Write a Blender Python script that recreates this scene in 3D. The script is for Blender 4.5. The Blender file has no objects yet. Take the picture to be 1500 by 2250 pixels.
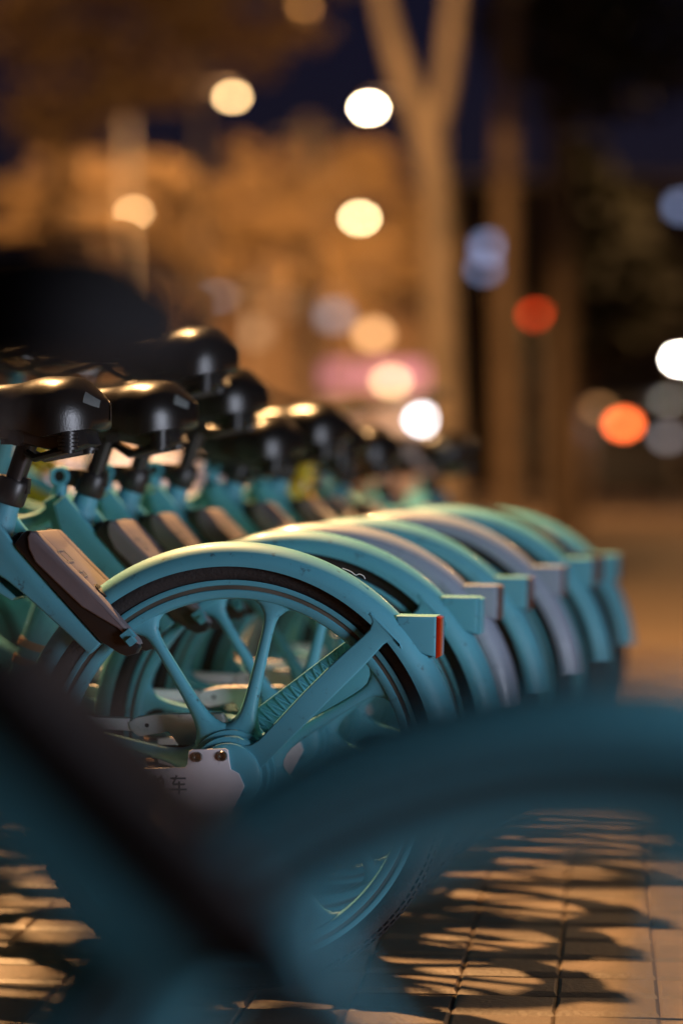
import bpy, bmesh, math, random
import numpy as np
from mathutils import Vector, Matrix
R = math.radians
random.seed(7); RNG = np.random.default_rng(7)
S = bpy.context.scene
COL = S.collection

# ------------------------------------------------------------------ camera
F_PX, HOR, CAM_H = 5312.0, 1028.0, 0.754          # focal length in photo pixels, horizon row, lens height
cd = bpy.data.cameras.new('camera'); cam = bpy.data.objects.new('camera', cd); COL.objects.link(cam)
cam.location = (0, 0, CAM_H); cam.rotation_euler = (R(90) - math.atan((1125 - HOR) / F_PX), 0, 0)
cd.lens = 85; cd.sensor_width = 36; cd.clip_start = 0.05; cd.clip_end = 1500
cd.dof.use_dof = True; cd.dof.focus_distance = 3.45; cd.dof.aperture_fstop = 1.5; cd.dof.aperture_ratio = 0.84
S.camera = cam
# ------------------------------------------------------------------ sky, moonlight, exposure
w = bpy.data.worlds.new('World'); S.world = w; w.use_nodes = True
nt = w.node_tree; bg = nt.nodes['Background']
sky = nt.nodes.new('ShaderNodeTexSky'); sky.sky_type = 'NISHITA'; sky.sun_disc = False
sky.sun_elevation = R(-2.5); sky.sun_rotation = R(20)
tint = nt.nodes.new('ShaderNodeMix'); tint.data_type = 'RGBA'; tint.blend_type = 'MULTIPLY'; tint.inputs[0].default_value = 1
tint.inputs[7].default_value = (0.40, 0.36, 1.0, 1)          # deep evening blue
nt.links.new(sky.outputs[0], tint.inputs[6]); nt.links.new(tint.outputs[2], bg.inputs[0]); bg.inputs[1].default_value = 0.05
sd = bpy.data.lights.new('moonlight', 'SUN'); sd.energy = 0.01; sd.angle = R(0.5); sd.color = (0.8, 0.85, 1)
so = bpy.data.objects.new('moonlight', sd); COL.objects.link(so); so.rotation_euler = (R(40), 0, R(200))
S.view_settings.view_transform = 'Standard'; S.view_settings.look = 'None'
S.view_settings.exposure = 0; S.view_settings.gamma = 1
try:
    S.cycles.use_denoising = True; S.cycles.denoiser = 'OPENIMAGEDENOISE'
    S.cycles.adaptive_threshold = 0.004; S.cycles.sample_clamp_indirect = 4; S.cycles.max_bounces = 6
    S.cycles.caustics_reflective = False; S.cycles.caustics_refractive = False
except Exception: pass

SODIUM = (1.0, 0.54, 0.22)
FILLC = (0.78, 0.84, 1.0)
KEY_W, FILL_W = 7800, 560

# ------------------------------------------------------------------ helpers
def ray(px, py, d):                      # a photo pixel at depth d -> world point
    return Vector(((px - 750) / F_PX * d, d, CAM_H - (py - HOR) / F_PX * d))
def tag(o, label=None, cat=None, group=None, kind=None):
    if label: o['label'] = label
    if cat: o['category'] = cat
    if group: o['group'] = group
    if kind: o['kind'] = kind
    return o
def empty(name, loc=(0, 0, 0), rz=0):
    o = bpy.data.objects.new(name, None); COL.objects.link(o); o.location = loc; o.rotation_euler = (0, 0, rz)
    o.empty_display_size = 0.1
    return o
def link(name, me, mat, parent=None, loc=None):
    o = bpy.data.objects.new(name, me); COL.objects.link(o)
    for m in (mat if isinstance(mat, (list, tuple)) else [mat]): me.materials.append(m)
    if parent is not None: o.parent = parent
    if loc: o.location = loc
    return o
class MB:
    def __init__(s): s.v = []; s.f = []; s.mi = []
    def add(s, vs, fs, mi=0):
        b = len(s.v); s.v += [tuple(p) for p in vs]; s.f += [tuple(b + i for i in f) for f in fs]; s.mi += [mi] * len(fs); return s
    def box(s, c, d, rot=None, mi=0):
        hx, hy, hz = d[0] / 2, d[1] / 2, d[2] / 2
        p = [Vector((x * hx, y * hy, z * hz)) for x in (-1, 1) for y in (-1, 1) for z in (-1, 1)]
        if rot is not None: p = [rot @ q for q in p]
        return s.add([q + Vector(c) for q in p], [(0, 1, 3, 2), (4, 6, 7, 5), (0, 4, 5, 1), (2, 3, 7, 6), (0, 2, 6, 4), (1, 5, 7, 3)], mi)
    def tube(s, pts, rad, n=10, cap=True, mi=0, flat=1.0):
        pts = [Vector(p) for p in pts]; N = len(pts)
        rad = [rad] * N if not isinstance(rad, (list, tuple)) else rad
        u = None; vs = []
        for i, p in enumerate(pts):
            t = (pts[min(i + 1, N - 1)] - pts[max(i - 1, 0)])
            t = t.normalized() if t.length > 1e-9 else Vector((0, 0, 1))
            if u is None:
                a = Vector((0, 1, 0)) if abs(t.y) < 0.9 else Vector((1, 0, 0)); u = (a - t * a.dot(t)).normalized()
            else: u = (u - t * u.dot(t)).normalized()
            v = t.cross(u)
            for k in range(n):
                an = 2 * math.pi * k / n
                vs.append(p + (u * math.cos(an) * flat + v * math.sin(an)) * rad[i])
        fs = [(i * n + k, i * n + (k + 1) % n, (i + 1) * n + (k + 1) % n, (i + 1) * n + k) for i in range(N - 1) for k in range(n)]
        if cap: fs += [tuple(range(n - 1, -1, -1)), tuple((N - 1) * n + k for k in range(n))]
        return s.add(vs, fs, mi)
    def cyl(s, a, b, r, n=20, r2=None, mi=0):
        return s.tube([a, b], [r, r if r2 is None else r2], n, True, mi)
    def rev(s, prof, zc, a0, a1, n, xc=0.0, mi=0):   # closed (y, r) profile swept about the wheel axle
        full = abs(a1 - a0) >= 2 * math.pi - 1e-6; m = len(prof); vs = []
        cnt = n if full else n + 1
        for i in range(cnt):
            a = a0 + (a1 - a0) * i / n
            for (y, r) in prof: vs.append((xc + r * math.cos(a), y, zc + r * math.sin(a)))
        fs = []
        for i in range(n):
            j = (i + 1) % cnt
            for k in range(m):
                k2 = (k + 1) % m
                fs.append((i * m + k, i * m + k2, j * m + k2, j * m + k))
        if not full: fs += [tuple(range(m)), tuple((cnt - 1) * m + k for k in range(m - 1, -1, -1))]
        return s.add(vs, fs, mi)
    def prism(s, poly, y0, y1, bev=0.0, seg=2, mi=0):   # (x, z) outline with thickness along y
        bm = bmesh.new()
        a = [bm.verts.new((x, y0, z)) for x, z in poly]; b = [bm.verts.new((x, y1, z)) for x, z in poly]
        n = len(poly); bm.faces.new(a); bm.faces.new(b[::-1])
        for i in range(n): bm.faces.new((a[i], b[i], b[(i + 1) % n], a[(i + 1) % n]))
        bmesh.ops.recalc_face_normals(bm, faces=bm.faces)
        if bev > 0:
            es = [e for e in bm.edges if abs(e.verts[0].co.y - e.verts[1].co.y) < 1e-6]
            bmesh.ops.bevel(bm, geom=es, offset=bev, segments=seg, affect='EDGES', profile=0.5)
        bm.verts.index_update()
        s.add([v.co.copy() for v in bm.verts], [[v.index for v in f.verts] for f in bm.faces], mi); bm.free(); return s
    def mesh(s, name, smooth=True, ang=38):
        me = bpy.data.meshes.new(name); me.from_pydata([tuple(v) for v in s.v], [], s.f); me.update()
        bm = bmesh.new(); bm.from_mesh(me); bmesh.ops.recalc_face_normals(bm, faces=bm.faces); bm.to_mesh(me); bm.free()
        for i, p in enumerate(me.polygons):
            if i < len(s.mi): p.material_index = s.mi[i]
        if smooth:
            me.shade_smooth()
            try: me.set_sharp_from_angle(angle=R(ang))
            except Exception: pass
        return me
    def build(s, name, mat, parent=None, loc=None, smooth=True, ang=38):
        return link(name, s.mesh(name, smooth, ang), mat, parent, loc)
def smooth_path(P, n=6):
    P = [Vector(p) for p in P]; out = []
    for i in range(len(P) - 1):
        p0, p1, p2, p3 = P[max(i - 1, 0)], P[i], P[i + 1], P[min(i + 2, len(P) - 1)]
        for k in range(n):
            t = k / n
            out.append(0.5 * ((2 * p1) + (p2 - p0) * t + (2 * p0 - 5 * p1 + 4 * p2 - p3) * t * t + (3 * p1 - p0 - 3 * p2 + p3) * t ** 3))
    out.append(P[-1]); return out
def lerp_tab(tab, x):
    for (a, va), (b, vb) in zip(tab, tab[1:]):
        if x <= b:
            t = (x - a) / (b - a); t = max(0, t); t = t * t * (3 - 2 * t); return va + (vb - va) * t
    return tab[-1][1]

# ------------------------------------------------------------------ materials
def mat(name, col, rough=0.5, metal=0.0, coat=0.0, bump=0.0, bscale=60, var=0.0, vscale=8, emit=None, estr=0.0, spec=0.5, dirt=None, dscale=40, damt=0.0, coords='Object'):
    m = bpy.data.materials.new(name); m.use_nodes = True; n = m.node_tree; b = n.nodes['Principled BSDF']
    b.inputs['Base Color'].default_value = (*col, 1); b.inputs['Roughness'].default_value = rough
    b.inputs['Metallic'].default_value = metal; b.inputs['Coat Weight'].default_value = coat
    b.inputs['Coat Roughness'].default_value = 0.08; b.inputs['Specular IOR Level'].default_value = spec
    tc = n.nodes.new('ShaderNodeTexCoord'); L = n.links.new
    last = None
    if var > 0:
        t = n.nodes.new('ShaderNodeTexNoise'); t.inputs['Scale'].default_value = vscale; t.inputs['Detail'].default_value = 5
        L(tc.outputs[coords], t.inputs['Vector'])
        r = n.nodes.new('ShaderNodeMapRange'); r.inputs['From Min'].default_value = 0.3; r.inputs['From Max'].default_value = 0.7
        r.inputs['To Min'].default_value = 1 - var; r.inputs['To Max'].default_value = 1 + var; L(t.outputs[0], r.inputs[0])
        mx = n.nodes.new('ShaderNodeMix'); mx.data_type = 'RGBA'; mx.blend_type = 'MULTIPLY'; mx.inputs[0].default_value = 1
        mx.inputs[6].default_value = (*col, 1); L(r.outputs[0], mx.inputs[7]); last = mx.outputs[2]
        rr = n.nodes.new('ShaderNodeMapRange'); rr.inputs['To Min'].default_value = max(0.02, rough - 0.1); rr.inputs['To Max'].default_value = rough + 0.12
        L(t.outputs[0], rr.inputs[0]); L(rr.outputs[0], b.inputs['Roughness'])
    if damt > 0:
        t = n.nodes.new('ShaderNodeTexNoise'); t.inputs['Scale'].default_value = dscale; t.inputs['Detail'].default_value = 8; t.inputs['Roughness'].default_value = 0.7
        L(tc.outputs[coords], t.inputs['Vector'])
        r = n.nodes.new('ShaderNodeMapRange'); r.inputs['From Min'].default_value = 0.60; r.inputs['From Max'].default_value = 0.70
        r.inputs['To Max'].default_value = damt; L(t.outputs[0], r.inputs[0])
        mx = n.nodes.new('ShaderNodeMix'); mx.data_type = 'RGBA'; L(r.outputs[0], mx.inputs[0])
        if last: L(last, mx.inputs[6])
        else: mx.inputs[6].default_value = (*col, 1)
        mx.inputs[7].default_value = (*dirt, 1); last = mx.outputs[2]
    if last: L(last, b.inputs['Base Color'])
    if bump > 0:
        t = n.nodes.new('ShaderNodeTexNoise'); t.inputs['Scale'].default_value = bscale; t.inputs['Detail'].default_value = 6
        L(tc.outputs[coords], t.inputs['Vector'])
        bp = n.nodes.new('ShaderNodeBump'); bp.inputs['Strength'].default_value = bump; bp.inputs['Distance'].default_value = 0.01
        L(t.outputs[0], bp.inputs['Height']); L(bp.outputs[0], b.inputs['Normal'])
    if emit is not None:
        b.inputs['Emission Color'].default_value = (*emit, 1); b.inputs['Emission Strength'].default_value = estr
    return m
DIRT = (0.035, 0.03, 0.028)
TEAL = mat('teal_paint', (0.095, 0.36, 0.46), 0.50, coat=0.05, spec=0.4, var=0.10, vscale=5, dirt=DIRT, dscale=48, damt=0.75, bump=0.02, bscale=300)
PALE = mat('pale_lavender_paint', (0.27, 0.33, 0.43), 0.46, coat=0.3, var=0.08, vscale=5, dirt=DIRT, dscale=50, damt=0.4)
YELLOW = mat('yellow_paint', (0.72, 0.47, 0.02), 0.35, coat=0.3, var=0.08)
RUBBER = mat('tyre_rubber', (0.022, 0.019, 0.019), 0.75, var=0.2, vscale=20, bump=0.25, bscale=220)
GREYP = mat('grey_plastic', (0.19, 0.165, 0.18), 0.45, var=0.08, vscale=12, bump=0.04, bscale=500, dirt=(0.4, 0.36, 0.32), dscale=90, damt=0.15)
BLACKP = mat('black_plastic', (0.018, 0.016, 0.016), 0.38, var=0.15, vscale=18)
VINYL = mat('saddle_vinyl', (0.012, 0.010, 0.009), 0.30, coat=0.0, spec=0.42, bump=0.06, bscale=320)
REFG = mat('grey_reflector', (0.16, 0.18, 0.18), 0.4, bump=0.1, bscale=400)
WHITEM = mat('white_painted_steel', (0.76, 0.73, 0.77), 0.45, var=0.08, vscale=10, dirt=(0.12, 0.10, 0.09), dscale=60, damt=0.6)
STEEL = mat('steel', (0.35, 0.34, 0.33), 0.32, metal=1.0, var=0.1)
CHAINM = mat('oily_chain', (0.10, 0.09, 0.08), 0.4, metal=0.9)
POSTM = mat('dark_seat_post', (0.035, 0.03, 0.03), 0.32, metal=0.5, coat=0.2)
REDR = mat('red_reflector', (0.45, 0.02, 0.005), 0.12, coat=0.8, bump=0.15, bscale=350)
INK = mat('grey_ink', (0.05, 0.05, 0.055), 0.6)
GROOVE = mat('rim_groove', (0.085, 0.078, 0.062), 0.7, var=0.3, vscale=14)
COPPER = mat('copper_ring', (0.45, 0.24, 0.12), 0.4)

# ------------------------------------------------------------------ ground
def rise(y):                              # the pavement climbs a little behind the first parked bicycle
    return 0.021 * min(max(y - 3.5, 0), 1.4) - 0.036 * min(max(y - 5.1, 0), 1.9)
def ground_strip(name, xs, ys, dz, m, kind='structure'):
    mb = MB(); vs = [(x, y, rise(y) + dz) for y in ys for x in xs]; nx = len(xs)
    mb.add(vs, [(j * nx + i, j * nx + i + 1, (j + 1) * nx + i + 1, (j + 1) * nx + i) for j in range(len(ys) - 1) for i in range(nx - 1)])
    o = mb.build(name, m, smooth=False); tag(o, kind=kind); return o
ASPH = mat('asphalt', (0.12, 0.082, 0.052), 0.75, var=0.25, vscale=0.6, bump=0.5, bscale=40)
JOINT = mat('joint_sand', (0.06, 0.048, 0.038), 0.9, var=0.3, vscale=30, bump=0.3, bscale=200)
gy = [-60, -10, 3.5, 3.9, 4.4, 4.9, 5.1, 5.7, 6.2, 7.0, 14, 40, 120, 700]
ground_strip('ground', [-500, -60, -6, 0, 6, 60, 500], gy, -0.0048, ASPH)
PAVER = bpy.data.materials.new('paving_stone'); PAVER.use_nodes = True
def make_paver():
    n = PAVER.node_tree; b = n.nodes['Principled BSDF']; L = n.links.new
    tc = n.nodes.new('ShaderNodeTexCoord'); at = n.nodes.new('ShaderNodeAttribute'); at.attribute_name = 'tone'
    t = n.nodes.new('ShaderNodeTexNoise'); t.inputs['Scale'].default_value = 9; t.inputs['Detail'].default_value = 8; L(tc.outputs['Object'], t.inputs['Vector'])
    r = n.nodes.new('ShaderNodeMapRange'); r.inputs['From Min'].default_value = .3; r.inputs['From Max'].default_value = .7; r.inputs['To Min'].default_value = .62; r.inputs['To Max'].default_value = 1.2; L(t.outputs[0], r.inputs[0])
    m1 = n.nodes.new('ShaderNodeMath'); m1.operation = 'MULTIPLY'; L(r.outputs[0], m1.inputs[0]); L(at.outputs['Fac'], m1.inputs[1])
    mx = n.nodes.new('ShaderNodeMix'); mx.data_type = 'RGBA'; mx.blend_type = 'MULTIPLY'; mx.inputs[0].default_value = 1
    mx.inputs[6].default_value = (0.112, 0.070, 0.039, 1); L(m1.outputs[0], mx.inputs[7]); L(mx.outputs[2], b.inputs['Base Color'])
    b.inputs['Roughness'].default_value = 0.55
    t2 = n.nodes.new('ShaderNodeTexNoise'); t2.inputs['Scale'].default_value = 120; t2.inputs['Detail'].default_value = 5; L(tc.outputs['Object'], t2.inputs['Vector'])
    bp = n.nodes.new('ShaderNodeBump'); bp.inputs['Strength'].default_value = .35; bp.inputs['Distance'].default_value = .004
    L(t2.outputs[0], bp.inputs['Height']); L(bp.outputs[0], b.inputs['Normal'])
make_paver()
def pavement():
    th = R(6.3); c, s_ = math.cos(th), math.sin(th); a, bb = 0.144, 0.122
    vs, fs, tone = [], [], []
    for j in range(-6, 86):
        for i in range(-26, 40):
            cx, cy = i * a, 0.35 + j * bb
            h = random.uniform(-.0015, .0015); tx, ty = random.uniform(-.012, .012), random.uniform(-.012, .012); tn = random.uniform(.72, 1.12)
            g = .0004; ch = .011 ; b0 = len(vs)
            def P(u, v, z):
                x, y = cx + u, cy + v; X, Y = x * c + y * s_, -x * s_ + y * c
                return (X, Y, rise(Y) + z + h + u * tx + v * ty)
            hx, hy = a / 2 - g, bb / 2 - g
            for (fx, fy, z) in ((0, 0, -.0038), (.0022, ch * .8, -.0020), (.005, ch * 1.7, 0)):
                for (su, sv) in ((-1, -1), (1, -1), (1, 1), (-1, 1)): vs.append(P(su * (hx - fx), sv * (hy - fy), z))
            for rr in (0, 4):
                for k in range(4): fs.append((b0 + rr + k, b0 + rr + (k + 1) % 4, b0 + rr + 4 + (k + 1) % 4, b0 + rr + 4 + k)); tone.append(tn)
            fs.append((b0 + 8, b0 + 9, b0 + 10, b0 + 11)); tone.append(tn)
    me = bpy.data.meshes.new('pavement'); me.from_pydata(vs, [], fs); me.update()
    at = me.attributes.new('tone', 'FLOAT', 'FACE'); at.data.foreach_set('value', tone)
    tag(link('pavement', me, PAVER), kind='structure')
pavement()

# ------------------------------------------------------------------ the bicycle
ZC = 0.315                                # axle height
TH1 = R(10)
O1 = Vector((-0.154, 3.48))
def loc1(px, py, yo):                     # measure the bicycle in focus: photo pixel -> its own (x, z) on the plane y = yo
    n = Vector((math.sin(TH1), math.cos(TH1))); r = Vector((math.cos(TH1), -math.sin(TH1)))
    d = Vector(((px - 750) / F_PX, 1.0)); t = (yo + O1.dot(n)) / d.dot(n); p = d * t
    return ((p - O1).dot(r), CAM_H - (py - HOR) / F_PX * t)
def outline(pts, yo): return [loc1(x, y, yo) for x, y in pts]
def polar(r, deg): return (r * math.cos(R(deg)), ZC + r * math.sin(R(deg)))

def wheel_meshes():
    rim = MB()
    pr = [(-.0165, .2785), (-.0175, .2755), (-.0165, .2715), (-.0125, .2700), (-.0125, .2655), (-.0160, .2640), (-.0165, .2590), (-.0130, .2530), (-.006, .2505),
          (.006, .2505), (.0130, .2530), (.0165, .2590), (.0160, .2640), (.0125, .2655), (.0125, .2700), (.0165, .2715), (.0175, .2755), (.0165, .2785), (.010, .276), (-.010, .276)]
    rim.rev(pr, 0, 0, 2 * math.pi, 120)
    gr = MB()
    for s in (-1, 1): gr.rev([(s * .0142, .2712), (s * .0142, .2650), (s * .0118, .2650), (s * .0118, .2712)], 0, 0, 2 * math.pi, 120)
    ty = MB(); ty.rev([(0.0200 * math.cos(t), 0.2935 + 0.0195 * math.sin(t)) for t in [2 * math.pi * k / 20 for k in range(20)]], 0, 0, 2 * math.pi, 120)
    for k in range(150):                                   # tread blocks
        a = 2 * math.pi * k / 150
        for q, tt in enumerate((35, 62, 90, 118, 145)):
            y, r = .0201 * math.cos(R(tt)), .2935 + .0196 * math.sin(R(tt)); aa = a + (q % 2) * .021
            rot = Matrix.Rotation(-aa + R(90) , 3, 'Y') @ Matrix.Rotation(R(90 - tt), 3, 'X')
            ty.box((r * math.cos(aa), y, r * math.sin(aa)), (.0085, .0065, .0015), rot)
    hub = MB()
    hub.rev([(-.046, .010), (-.046, .040), (-.042, .046), (-.034, .048), (-.033, .055), (-.022, .057), (-.021, .063), (-.008, .066), (.012, .066), (.02, .05), (.034, .046), (.040, .042), (.040, .010)], 0, 0, 2 * math.pi, 56)
    hub.cyl((0, -.050, 0), (0, .062, 0), .006, 12)
    spk = MB(); n = 16; rings = 22; vs = []
    for i in range(rings):
        r = .040 + (.2545 - .040) * i / (rings - 1)
        wd = .0078 + .0035 * max(0, (.2 - r) / .15) + .030 * math.exp(-max(0, r - .058) / .0135) + .036 * math.exp(-max(0, .2535 - r) / .0085)
        tk = .0085 + .010 * math.exp(-max(0, r - .055) / .035) + .003 * math.exp(-(.2545 - r) / .01)
        for k in range(n):
            a = 2 * math.pi * k / n; ca, sa = math.cos(a), math.sin(a)
            vs.append((r, tk * math.copysign(abs(sa) ** .8, sa), wd * math.copysign(abs(ca) ** .8, ca)))
    spk.add(vs, [(i * n + k, i * n + (k + 1) % n, (i + 1) * n + (k + 1) % n, (i + 1) * n + k) for i in range(rings - 1) for k in range(n)] + [tuple(range(n)), tuple((rings - 1) * n + k for k in range(n))])
    return rim.mesh('rim'), gr.mesh('rim_groove'), ty.mesh('tyre'), hub.mesh('hub'), spk.mesh('spoke', ang=60)
WM = wheel_meshes()
def prep(me, m):
    if not me.materials: me.materials.append(m)
    return me
def add_wheel(name, root, x, rot):
    rim, gr, ty, hub, spk = WM
    o = bpy.data.objects.new(name, prep(rim, TEAL)); COL.objects.link(o); o.parent = root; o.location = (x, 0, ZC); o.rotation_euler = (0, rot, 0)
    def ch(nm, me, m, ry=0):
        c = bpy.data.objects.new(nm, prep(me, m)); COL.objects.link(c); c.parent = o; c.rotation_euler = (0, ry, 0)
    ch('rim_groove', gr, GROOVE); ch('tyre', ty, RUBBER); ch('hub', hub, TEAL)
    for k in range(8): ch('spoke', spk, TEAL, 2 * math.pi * k / 8)
    return o
FENDER_PROF = [(-.0356, .2985)] + [(-.0364 * math.cos(t), .3040 + .0292 * math.sin(t)) for t in [math.pi * k / 22 for k in range(23)]] + [(.0356, .2985)]
FENDER_PROF += [(.0332 * math.cos(t), .3030 + .0265 * math.sin(t)) for t in [math.pi * k / 14 for k in range(15)]]
# saddle as a lofted surface
SW = [(0, .026), (.25, .033), (.42, .045), (.62, .082), (.8, .100), (.93, .100), (1, .096)]
SS = [(0, .034), (.3, .044), (.55, .070), (.72, .090), (.85, .088), (1, .072)]
ST = [(0, -.022), (.3, -.014), (.5, -.011), (.70, 0), (.84, .001), (1, -.020)]
def saddle_pt(u, ph, off=0.0):
    e = 1.0
    if u > .68: e = math.sqrt(max(0, 1 - ((u - .68) / .32) ** 2))
    if u < .10: e = math.sqrt(max(0, 1 - ((.10 - u) / .10) ** 2))
    w, s, t = lerp_tab(SW, u) * max(e, .04), lerp_tab(SS, u), lerp_tab(ST, u)
    w += off; a = math.pi * ph; c, sn = math.cos(a), math.sin(a)
    y = -w * math.copysign(abs(c) ** .93, c) * (0.90 + .10 * sn ** .5 if True else 1)
    flare = 1.0
    z = t - s * (1 - max(0, sn) ** .62) * (.35 + .65 * e) + off - (1 - e) * .020
    return Vector((-.465 + .28 * u + off * (1 if u > .9 else 0), y * flare, z))
def saddle_mesh():
    mb = MB(); NU, NP = 44, 28; us = [.5 - .5 * math.cos(math.pi * (i / NU)) for i in range(NU + 1)]
    vs = [saddle_pt(u, k / NP) for u in us for k in range(NP + 1)]
    fs = [(i * (NP + 1) + k, i * (NP + 1) + k + 1, (i + 1) * (NP + 1) + k + 1, (i + 1) * (NP + 1) + k) for i in range(NU) for k in range(NP)]
    for i in range(NU):                                    # underside
        a, b = i * (NP + 1), (i + 1) * (NP + 1); fs.append((a, b, b + NP, a + NP))
    mb.add(vs, fs); return mb.mesh('saddle', ang=70)
def patch_mesh(u0, u1, p0, p1):
    mb = MB(); n = 6; vs = [saddle_pt(u0 + (u1 - u0) * i / n, p0 + (p1 - p0) * k / n, .0012) for i in range(n + 1) for k in range(n + 1)]
    mb.add(vs, [(i * (n + 1) + k, i * (n + 1) + k + 1, (i + 1) * (n + 1) + k + 1, (i + 1) * (n + 1) + k) for i in range(n) for k in range(n)])
    return mb.mesh('reflector', ang=80)

SEAT_DX = 0.36                            # forward lean of the seat tube per metre
def make_bike():
    root = empty('bicycle')
    add_wheel('rear_wheel', root, 0, R(-31.5))
    # --- mudguard with its tail box
    mg = MB(); mg.rev(FENDER_PROF, ZC, R(4), R(174), 130)
    fender = mg.build('rear_mudguard', TEAL, root)
    tb = MB()
    yb = -.031; top = outline([(868, 1353), (900, 1354), (957, 1355), (955, 1446), (930, 1440), (905, 1432), (868, 1400)], yb)
    tb.prism(top, -.024, .024, .004, 3)
    tail = tb.build('tail_light_box', TEAL, fender)
    rf = MB(); x1 = loc1(957, 1355, yb)[0]; z1 = loc1(957, 1357, yb)[1]; z0 = loc1(957, 1449, yb)[1]
    rf.prism([(x1 - .0005, z1 + .001), (x1 + .0055, z1 - .002), (x1 + .0045, z0 + .003), (x1 - .0018, z0)], -.0225, .0225, .0015, 2)
    rf.build('red_reflector', REDR, fender)
    # --- rear stays
    st = outline([(806, 1350), (812, 1356), (816, 1367), (811, 1383), (797, 1397), (760, 1430), (716, 1471), (665, 1522), (600, 1592), (566, 1628), (550, 1638), (535, 1640), (470, 1640), (448, 1647), (428, 1663), (413, 1688), (414, 1715), (440, 1740), (500, 1745), (545, 1715),
                  (600, 1662), (640, 1622), (690, 1572), (740, 1522), (790, 1473), (824, 1436), (840, 1418), (853, 1409), (864, 1409), (873, 1418), (882, 1432)], -.040)
    st += [polar(.3122, a) for a in (37, 39, 41, 43, 45, 47, 49)]
    sb = MB(); sb.prism(st, -.0374, -.0305, .0030, 3); stay = sb.build('rear_stay', TEAL, root)
    fs_ = MB(); far = outline([(775, 1398), (740, 1424), (640, 1500), (540, 1575), (475, 1622), (470, 1640), (500, 1672), (550, 1650), (640, 1570), (760, 1460), (812, 1425)], .040)
    far += [polar(.3122, a) for a in (33, 37, 41, 46, 51)]
    fs_.prism(far, .034, .041, .002, 2)
    A = [loc1(x, y, .034) for x, y in ((755, 1420), (490, 1622))]; B = [loc1(x, y, .034) for x, y in ((775, 1452), (540, 1645))]
    N = 16
    for i in range(N):                                     # triangular ribs on its inner face
        for (u, v) in ((i / N, (i + .5) / N), ((i + 1) / N, (i + .5) / N)):
            p = (A[0][0] + (A[1][0] - A[0][0]) * u, A[0][1] + (A[1][1] - A[0][1]) * u); q = (B[0][0] + (B[1][0] - B[0][0]) * v, B[0][1] + (B[1][1] - B[0][1]) * v)
            dx, dz = q[0] - p[0], q[1] - p[1]; ln = math.hypot(dx, dz)
            fs_.box(((p[0] + q[0]) / 2, .0325, (p[1] + q[1]) / 2), (ln, .003, .0022), Matrix.Rotation(-math.atan2(dz, dx), 3, 'Y'))
    fs_.build('rear_stay', TEAL, root)
    # --- axle plate with two screws, and the white plate below it with its lettering
    ap = MB(); ap.prism(outline([(414, 1652), (420, 1648), (494, 1646), (500, 1650), (503, 1676), (506, 1692), (524, 1702), (536, 1730), (505, 1790), (300, 1788), (180, 1760), (180, 1700), (290, 1690), (405, 1688), (411, 1680)], -.052), -.0520, -.0460, .0012, 2)
    plate = ap.build('axle_plate', WHITEM, root)
    for (sx, sy) in ((432.5, 1665), (487.5, 1663)):
        x, z = loc1(sx, sy, -.055); sc = MB()
        sc.rev([(-.0550, .0036), (-.0562, .0040), (-.0562, .0062), (-.0550, .0072), (-.0515, .0074), (-.0515, .0030), (-.0530, .0030), (-.0530, .0001), (-.0535, .0001), (-.0535, .0036)], z, 0, 2 * math.pi, 24, xc=x)
        sc.build('screw', STEEL, plate)
    # lettering (two characters) in strokes on a 100 x 100 cell
    dan = [((28, 98), (38, 84)), ((72, 98), (60, 84)), ((20, 80), (20, 42)), ((20, 80), (80, 80)), ((80, 80), (80, 42)), ((20, 61), (80, 61)), ((20, 42), (80, 42)), ((3, 25), (97, 25)), ((50, 80), (50, 0))]
    che = [((8, 84), (92, 84)), ((42, 100), (20, 52)), ((20, 52), (88, 52)), ((3, 24), (97, 24)), ((55, 68), (55, 0))]
    tx = MB()
    for strokes, px0 in ((dan, 326), (che, 371)):
        for (a, b) in strokes:
            p = loc1(px0 + a[0] * .40, 1746 - a[1] * .41, -.0523); q = loc1(px0 + b[0] * .40, 1746 - b[1] * .41, -.0523)
            dx, dz = q[0] - p[0], q[1] - p[1]; ln = math.hypot(dx, dz)
            tx.box(((p[0] + q[0]) / 2, -.0522, (p[1] + q[1]) / 2), (ln, .0006, .0027), Matrix.Rotation(-math.atan2(dz, dx), 3, 'Y'))
    tx.build('lettering', INK, plate, smooth=False)
    # --- chain guard and chain on the far side
    cg = MB(); yo = .050
    cg.prism(outline([(-230, 1556), (-120, 1560), (140, 1574), (285, 1580), (289, 1607), (140, 1600), (-120, 1592), (-230, 1600)], yo), .046, .068, .002)
    cg.prism(outline([(284, 1588), (300, 1577), (345, 1569), (487, 1568), (495, 1580), (500, 1600), (460, 1640), (395, 1640), (372, 1607), (310, 1619), (298, 1614), (287, 1602)], yo), .043, .066, .002)
    guard = cg.build('chain_guard', WHITEM, root)
    x, z = loc1(322, 1595, .043); hb = MB(); hb.cyl((x, .0424, z), (x, .0440, z), .0032, 14); hb.build('bolt_hole', BLACKP, guard)
    for row in ((1644, 1644), (1760, 1748)):
        chn = MB(); a = loc1(140, row[0], .036); b = loc1(415, row[1], .036); n = 26
        chn.tube([(a[0] - .3, .036, a[1]), (a[0], .036, a[1]), (b[0] + .01, .036, b[1])], .0016, 6)
        for i in range(n):
            u = i / (n - 1); x, z = a[0] + (b[0] - a[0]) * u, a[1] + (b[1] - a[1]) * u
            chn.cyl((x, .031, z), (x, .041, z), .0042, 10)
            chn.box((x + .003, .036 + (.0045 if i % 2 else .0025), z), (.0125, .0012, .0065)); chn.box((x + .003, .036 - (.0045 if i % 2 else .0025), z), (.0125, .0012, .0065))
        chn.build('chain', CHAINM, root)
    # --- frame
    def sx(z): return -.335 + SEAT_DX * (z - .716)
    fr = MB()
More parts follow.
